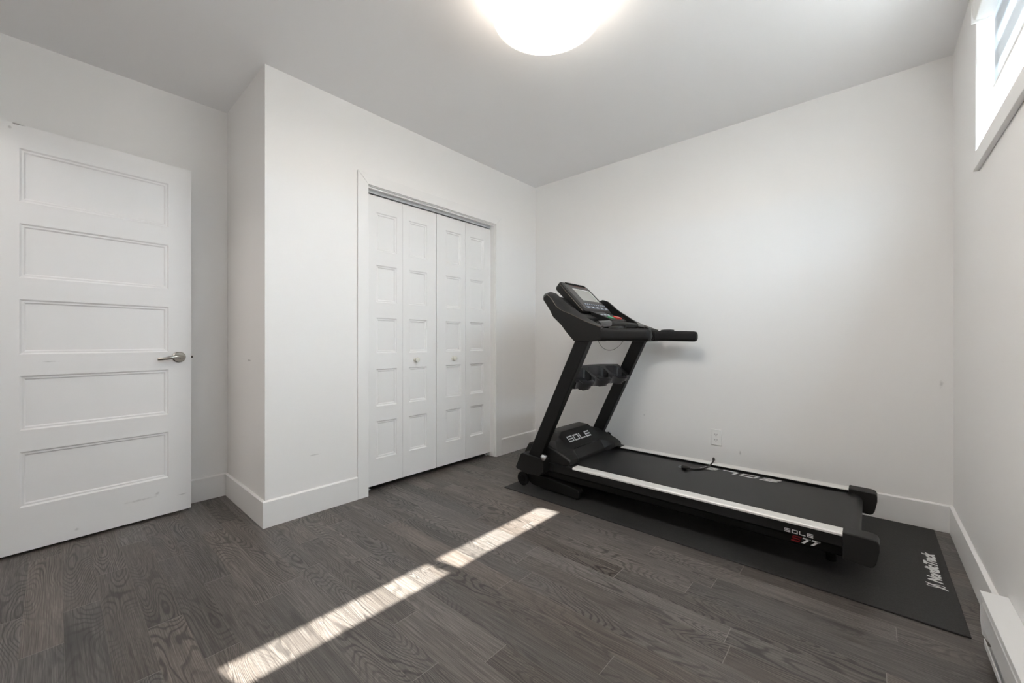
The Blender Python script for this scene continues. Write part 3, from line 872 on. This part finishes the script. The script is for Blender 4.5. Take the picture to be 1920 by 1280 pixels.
    obj('control_pad', m, 'dark_grey', hr, bevel=0.001)
    # pulse grip on the cross bar
    ya, yb = f(2.245), f(2.375)
    m = MB().tube([(-1.268, ya, 1.118), (-1.258, yb, 1.126)], 0.021, 20)
    obj('pulse_grip', m, 'grip_metal', tm)['label'] = 'shiny metal pulse grip'

m = MB().box(-0.15, -0.11, DY0 + 0.067, mir(DY0 + 0.067), 0.099, 0.113)
obj('rear_crossbar', m, 'black_metal', tm, bevel=0.002)
# cross bars joining both sides under the deck and console
m = MB().box(-1.79, -1.73, 2.236, mir(2.236), 0.045, 0.100)
obj('base_crossbar', m, 'black_metal', tm, bevel=0.004)
m = MB().tube([(-1.268, 2.215, 1.114), (-1.268, 2.245, 1.118), (-1.258, 2.375, 1.126), (-1.275, 2.46, 1.128), (-1.275, mir(2.46), 1.128), (-1.258, mir(2.375), 1.126), (-1.268, mir(2.245), 1.118), (-1.268, mir(2.215), 1.114)], 0.017, 16)
obj('grip_bar', m, 'black_plastic', tm)

# motor hood lofted across the width
c_prof = [(-1.842, 0.135), (-1.832, 0.262), (-1.790, 0.350), (-1.720, 0.374), (-1.640, 0.368), (-1.560, 0.284), (-1.548, 0.268), (-1.535, 0.262), (-1.500, 0.204), (-1.500, 0.150)]
w_prof = [(-1.842, 0.135), (-1.832, 0.240), (-1.800, 0.296), (-1.740, 0.318), (-1.640, 0.312), (-1.560, 0.285), (-1.520, 0.268), (-1.490, 0.256), (-1.452, 0.236), (-1.446, 0.206)]
m_prof = [(a[0] * 0.5 + b[0] * 0.5, a[1] * 0.35 + b[1] * 0.65) for a, b in zip(c_prof, w_prof)]
m_prof[4] = (-1.640, 0.338); m_prof[3] = (-1.73, 0.344)
secs = [(2.212, w_prof, 0.96), (2.222, w_prof, 1.0), (2.315, w_prof, 1.0), (2.352, m_prof, 1.0), (2.385, c_prof, 1.0), (mir(2.385), c_prof, 1.0), (mir(2.352), m_prof, 1.0), (mir(2.315), w_prof, 1.0), (mir(2.222), w_prof, 1.0), (mir(2.212), w_prof, 0.96)]
m = MB().loft([[(x, y, z if k in (0, 9) else z * s) for k, (x, z) in enumerate(pf)] for y, pf, s in secs])
hood = obj('motor_hood', m, 'black_plastic', tm, bevel=0.004, angle=28)
o0 = Vector((-1.576, 2.40, 0.3008)); upv = Vector((-0.080, 0, 0.084))
nn = Vector((0, 1, 0)).cross(upv).normalized()
m = MB()
block_text(m, 'SOLE', o0 + nn * 0.001, (0, 1, 0), upv, 0.046, w=1.38, gap=0.28, t=0.19)
obj('lettering', m, 'white_ink', hood, flat=True)
for yy in (2.372, mir(2.372)):
    pass
m = MB().box(-1.556, -1.536, 2.40, mir(2.40), 0.262, 0.268)
obj('hood_step', m, 'gloss_black', hood)

# accessory tray between the uprights, with three scooped holders
NY, NX = 132, 44
ty0, ty1 = 2.188, mir(2.188)
def tray_top(u, v):
    z = 0.832 - 0.085 * u + 0.012 * math.sin(math.pi * v)
    def well(c, hw, u0, u1, d):
        s = max(abs(v - c) / hw, 0); t_ = abs(u - (u0 + u1) / 2) / ((u1 - u0) / 2)
        k = max(s ** 4 + t_ ** 4, 0)
        return d * max(0.0, min(1.0, (1.15 - k) / 0.35))
    lo = max(0.0, min(1.0, (u - 0.70) / 0.12))
    for c, hw in ((0.19, 0.115), (0.50, 0.135), (0.81, 0.115)):
        z -= well(c, hw, 0.16, 0.80, 0.060)
        k = max(0.0, min(1.0, (hw * 1.08 - abs(v - c)) / 0.03))
        z -= 0.016 * k * lo
    return z
def tray_x(u, v):
    front = -1.372 + 0.022 * math.cos((v - 0.19) * 2 * math.pi / 0.31)
    back = -1.487 - 0.018 * math.sin(math.pi * v)
    return back + (front - back) * u
m = MB()
top = [[m.bm.verts.new((tray_x(i / NX, j / NY), ty0 + (ty1 - ty0) * j / NY, tray_top(i / NX, j / NY))) for i in range(NX + 1)] for j in range(NY + 1)]
bot = [[m.bm.verts.new((tray_x(i / NX, j / NY) - 0.012 * (i / NX), ty0 + (ty1 - ty0) * j / NY,
        min(0.712 + 0.006 * math.cos((j / NY - 0.19) * 2 * math.pi / 0.31), tray_top(i / NX, j / NY) - 0.012))) for i in range(NX + 1)] for j in range(NY + 1)]
for g, rv in ((top, False), (bot, True)):
    for j in range(NY):
        for i in range(NX):
            q = [g[j][i], g[j][i + 1], g[j + 1][i + 1], g[j + 1][i]]
            m.bm.faces.new(q[::-1] if rv else q)
for j in range(NY):
    m.bm.faces.new([top[j][0], top[j + 1][0], bot[j + 1][0], bot[j][0]])
    m.bm.faces.new([top[j][NX], bot[j][NX], bot[j + 1][NX], top[j + 1][NX]])
for i in range(NX):
    m.bm.faces.new([top[0][i], bot[0][i], bot[0][i + 1], top[0][i + 1]])
    m.bm.faces.new([top[NY][i], top[NY][i + 1], bot[NY][i + 1], bot[NY][i]])
obj('accessory_tray', m, 'tray_grey', tm, angle=32)

# console body between the arms
cp = [(-1.400, 1.052), (-1.440, 1.075), (-1.480, 1.122), (-1.540, 1.172), (-1.600, 1.235), (-1.645, 1.300), (-1.620, 1.322), (-1.560, 1.272), (-1.512, 1.218), (-1.478, 1.204), (-1.410, 1.178), (-1.398, 1.168), (-1.398, 1.085), (-1.290, 1.070), (-1.288, 1.050)]
m = MB().prism_y(cp, 2.2225, mir(2.2225))
body = obj('console_body', m, 'black_plastic', tm, bevel=0.003)
for y0 in (2.27, mir(2.44)):
    for i in range(2):
        for j in range(4):
            x0 = -1.468 + 0.028 * i; zz = 1.2008 - (x0 + 1.478) * 0.382
            yy = y0 + 0.012 + 0.04 * j
            m = MB().loft([[(x0, yy, zz - 0.002), (x0 + 0.014, yy, zz - 0.0075), (x0 + 0.014, yy + 0.026, zz - 0.0075), (x0, yy + 0.026, zz - 0.002)],
                    [(x0, yy, zz + 0.003), (x0 + 0.014, yy, zz - 0.0025), (x0 + 0.014, yy + 0.026, zz - 0.0025), (x0, yy + 0.026, zz + 0.003)]])
            obj('preset_key', m, 'dark_grey', body)
# control tongue with start and stop buttons
tp = [(-1.455, 1.222), (-1.300, 1.163), (-1.284, 1.152), (-1.282, 1.118), (-1.300, 1.100), (-1.420, 1.115)]
m = MB().prism_y(tp, 2.468, mir(2.468))
ton = obj('control_panel', m, 'black_plastic', tm, bevel=0.006, seg=3)
tu = Vector((0.155, 0, -0.059)).normalized(); tn = Vector((0.059, 0, 0.155)).normalized()
def pad(mb, x, y, hl, hw, h0, h1):
    zt = 1.222 - (x + 1.455) * 0.059 / 0.155
    c = Vector((x, y, zt))
    n_ = 14
    def rg(h, k):
        return [c + tn * h + tu * (hl * k * math.copysign(abs(math.cos(2 * math.pi * i / n_)) ** 0.5, math.cos(2 * math.pi * i / n_))) + Vector((0, hw * k * math.copysign(abs(math.sin(2 * math.pi * i / n_)) ** 0.5, math.sin(2 * math.pi * i / n_)), 0)) for i in range(n_)]
    mb.loft([rg(h0, 1), rg(h1, 1), rg(h1 + 0.002, 0.85)])
    return mb
obj('start_button', pad(MB(), -1.325, 2.528, 0.020, 0.030, -0.001, 0.004), 'green_btn', ton)['label'] = 'green start button'
obj('stop_button', pad(MB(), -1.328, 2.622, 0.024, 0.038, -0.001, 0.008), 'red_btn', ton)['label'] = 'red stop button with the safety key'
for k in range(3):
    obj('indicator_key', pad(MB(), -1.385, 2.505 + 0.05 * k, 0.007, 0.014, -0.001, 0.0015), 'key_light', ton)
# display head
Bv = Vector((-1.46, 0, 1.23)); Tv = Vector((-1.664, 0, 1.44))
hu = (Tv - Bv).normalized(); hn = Vector((hu.z, 0, -hu.x)); HL = 0.305
h0, h1 = 2.388, 2.782; hc = (h0 + h1) / 2
def HP(u, y, d=0.0):
    p = Bv + hu * u + hn * d
    return Vector((p.x, y, p.z))
secs = []
for u, wi, th in ((-0.012, 0.185, 0.024), (0.0, 0.197, 0.034), (0.10, 0.197, 0.046), (0.20, 0.195, 0.056), (0.27, 0.186, 0.062), (0.297, 0.170, 0.060), (0.308, 0.150, 0.050)):
    dtop = -0.004 if u in (-0.012,) else (0.0 if u < 0.29 else (-0.003 if u < 0.30 else -0.012))
    secs.append([HP(u, hc - wi, dtop - 0.010), HP(u, hc - wi + 0.010, dtop), HP(u, hc + wi - 0.010, dtop), HP(u, hc + wi, dtop - 0.010), HP(u, hc + wi - 0.004, -th), HP(u, hc + wi - 0.03, -th - 0.010), HP(u, hc - wi + 0.03, -th - 0.010), HP(u, hc - wi + 0.004, -th)])
m = MB().loft(secs)
head = obj('display_head', m, 'black_plastic', tm, bevel=0.004, angle=40)
def hbox(mb, u0, u1, y0, y1, d0, d1, r=0.0):
    a = [(u0, y0), (u1, y0), (u1, y1), (u0, y1)]
    mb.loft([[HP(u, y, d0) for u, y in a], [HP(u, y, d1) for u, y in a]])
    return mb
obj('face_overlay', hbox(MB(), 0.008, 0.270, h0 + 0.035, h1 - 0.035, -0.001, 0.0012), 'gloss_black', head)
scr = obj('screen', hbox(MB(), 0.103, 0.225, 2.502, 2.722, 0.0008, 0.0022), 'screen', head)
m = MB()
hbox(m, 0.225, 0.230, 2.498, 2.728, 0.0008, 0.0030); hbox(m, 0.103, 0.230, 2.722, 2.728, 0.0008, 0.0030)
obj('screen_bezel', m, 'white_ink', scr)
m = MB()
hbox(m, 0.262, 0.266, 2.49, 2.73, 0.0008, 0.0016)
obj('red_line', m, 'red_ink', head)
# ventilation slot near the top edge: black inlay painted for the recess's shade
m = MB()
sl = [(0.276, 2.478), (0.276, 2.736), (0.283, 2.745), (0.300, 2.728), (0.302, 2.484), (0.296, 2.472)]
m.loft([[HP(u, y, -0.012) for u, y in sl], [HP(u, y, 0.0013 if u < 0.29 else -0.0015) for u, y in sl]])
obj('fan_slot', m, 'slot_shade', head)
for k in range(10):
    obj('small_key', hbox(MB(), 0.054, 0.068, 2.472 + 0.030 * k, 2.494 + 0.030 * k, 0.0008, 0.003), 'key_blue', head)
    obj('key_mark', hbox(MB(), 0.058, 0.064, 2.478 + 0.030 * k, 2.488 + 0.030 * k, 0.0026, 0.0034), 'key_light', head)
for k in range(5):
    obj('large_key', hbox(MB(), 0.018, 0.040, 2.462 + 0.063 * k, 2.516 + 0.063 * k, 0.0008, 0.003), 'key_blue', head)
    obj('key_mark', hbox(MB(), 0.024, 0.034, 2.481 + 0.063 * k, 2.497 + 0.063 * k, 0.0026, 0.0034), 'key_light', head)
# neck joining head and body
m = MB().prism_y([(-1.50, 1.19), (-1.585, 1.262), (-1.615, 1.335), (-1.572, 1.275), (-1.49, 1.215)], 2.46, 2.71)
obj('head_neck', m, 'black_plastic', tm, bevel=0.003)
m = MB().tube([HP(-0.004, h0 - 0.0005 + 0.0, -0.010), HP(0.1, h0 + 0.0005, -0.010), HP(0.2, h0 + 0.0015, -0.010), HP(0.27, h0 + 0.010, -0.010)], 0.0016, 6)
obj('head_trim', m, 'bronze', head)
# safety lanyard
P3 = [(-1.300, 2.622, 1.186), (-1.272, 2.620, 1.165), (-1.262, 2.615, 1.10), (-1.262, 2.600, 1.035), (-1.275, 2.56, 0.985), (-1.31, 2.52, 0.953), (-1.345, 2.49, 0.955), (-1.375, 2.47, 0.985), (-1.390, 2.46, 1.03), (-1.398, 2.455, 1.075)]
def smooth(P, n=8):
    P = [Vector(p) for p in P]
    out = []
    for i in range(len(P) - 1):
        p0, p1, p2, p3 = P[max(i - 1, 0)], P[i], P[i + 1], P[min(i + 2, len(P) - 1)]
        for k in range(n):
            t = k / n
            out.append(0.5 * ((2 * p1) + (p2 - p0) * t + (2 * p0 - 5 * p1 + 4 * p2 - p3) * t * t + (3 * p1 - p0 - 3 * p2 + p3) * t ** 3))
    out.append(P[-1])
    return out
obj('safety_lanyard', MB().tube(smooth(P3), 0.0016, 6), 'cord', tm)

# ---------------------------------------------------------------- power cord lying on the belt
pc = thing('power_cord', 'black power cord with a three-pin plug lying on the treadmill belt', 'power cord', (-0.84, 2.75, 0.19))
zb = bz + 0.0052
pts = [(-0.868, 2.704, zb + 0.004), (-0.84, 2.722, zb), (-0.81, 2.762, zb), (-0.79, 2.815, zb), (-0.782, 2.858, 0.198), (-0.778, 2.900, 0.2085), (-0.780, 2.940, 0.214), (-0.790, 2.972, 0.216), (-0.800, 2.992, 0.205), (-0.80, 3.012, 0.150), (-0.79, 3.03, 0.06), (-0.78, 3.045, 0.014), (-0.70, 3.05, 0.0113), (-0.5, 3.045, 0.0113)]
obj('cable', MB().tube(smooth(pts), 0.0045, 10), 'cord', pc)
d = Vector((-0.93, -0.1, 0)).normalized()
P0 = Vector((-0.870, 2.703, zb + 0.006))
m = MB().lathe(P0, d, [(-0.012, 0.005), (0.0, 0.0065), (0.006, 0.0095), (0.020, 0.0112), (0.038, 0.0112), (0.042, 0.010), (0.0425, 0.0)], 20)
pl = obj('plug', m, 'cord', pc)
m = MB()
side = Vector((-d.y, d.x, 0))
for s in (-1, 1):
    c = P0 + d * 0.0425 + side * 0.0055 * s + Vector((0, 0, 0.002))
    a = [c + side * 0.0008, c - side * 0.0008]
    m.loft([[a[0] + Vector((0, 0, 0.003)), a[1] + Vector((0, 0, 0.003)), a[1] - Vector((0, 0, 0.003)), a[0] - Vector((0, 0, 0.003))],
            [p + d * 0.017 for p in (a[0] + Vector((0, 0, 0.003)), a[1] + Vector((0, 0, 0.003)), a[1] - Vector((0, 0, 0.003)), a[0] - Vector((0, 0, 0.003)))]])
c = P0 + d * 0.0425 - Vector((0, 0, 0.005))
m.tube([c, c + d * 0.019], 0.0023, 8)
obj('plug_pins', m, 'chrome', pl)
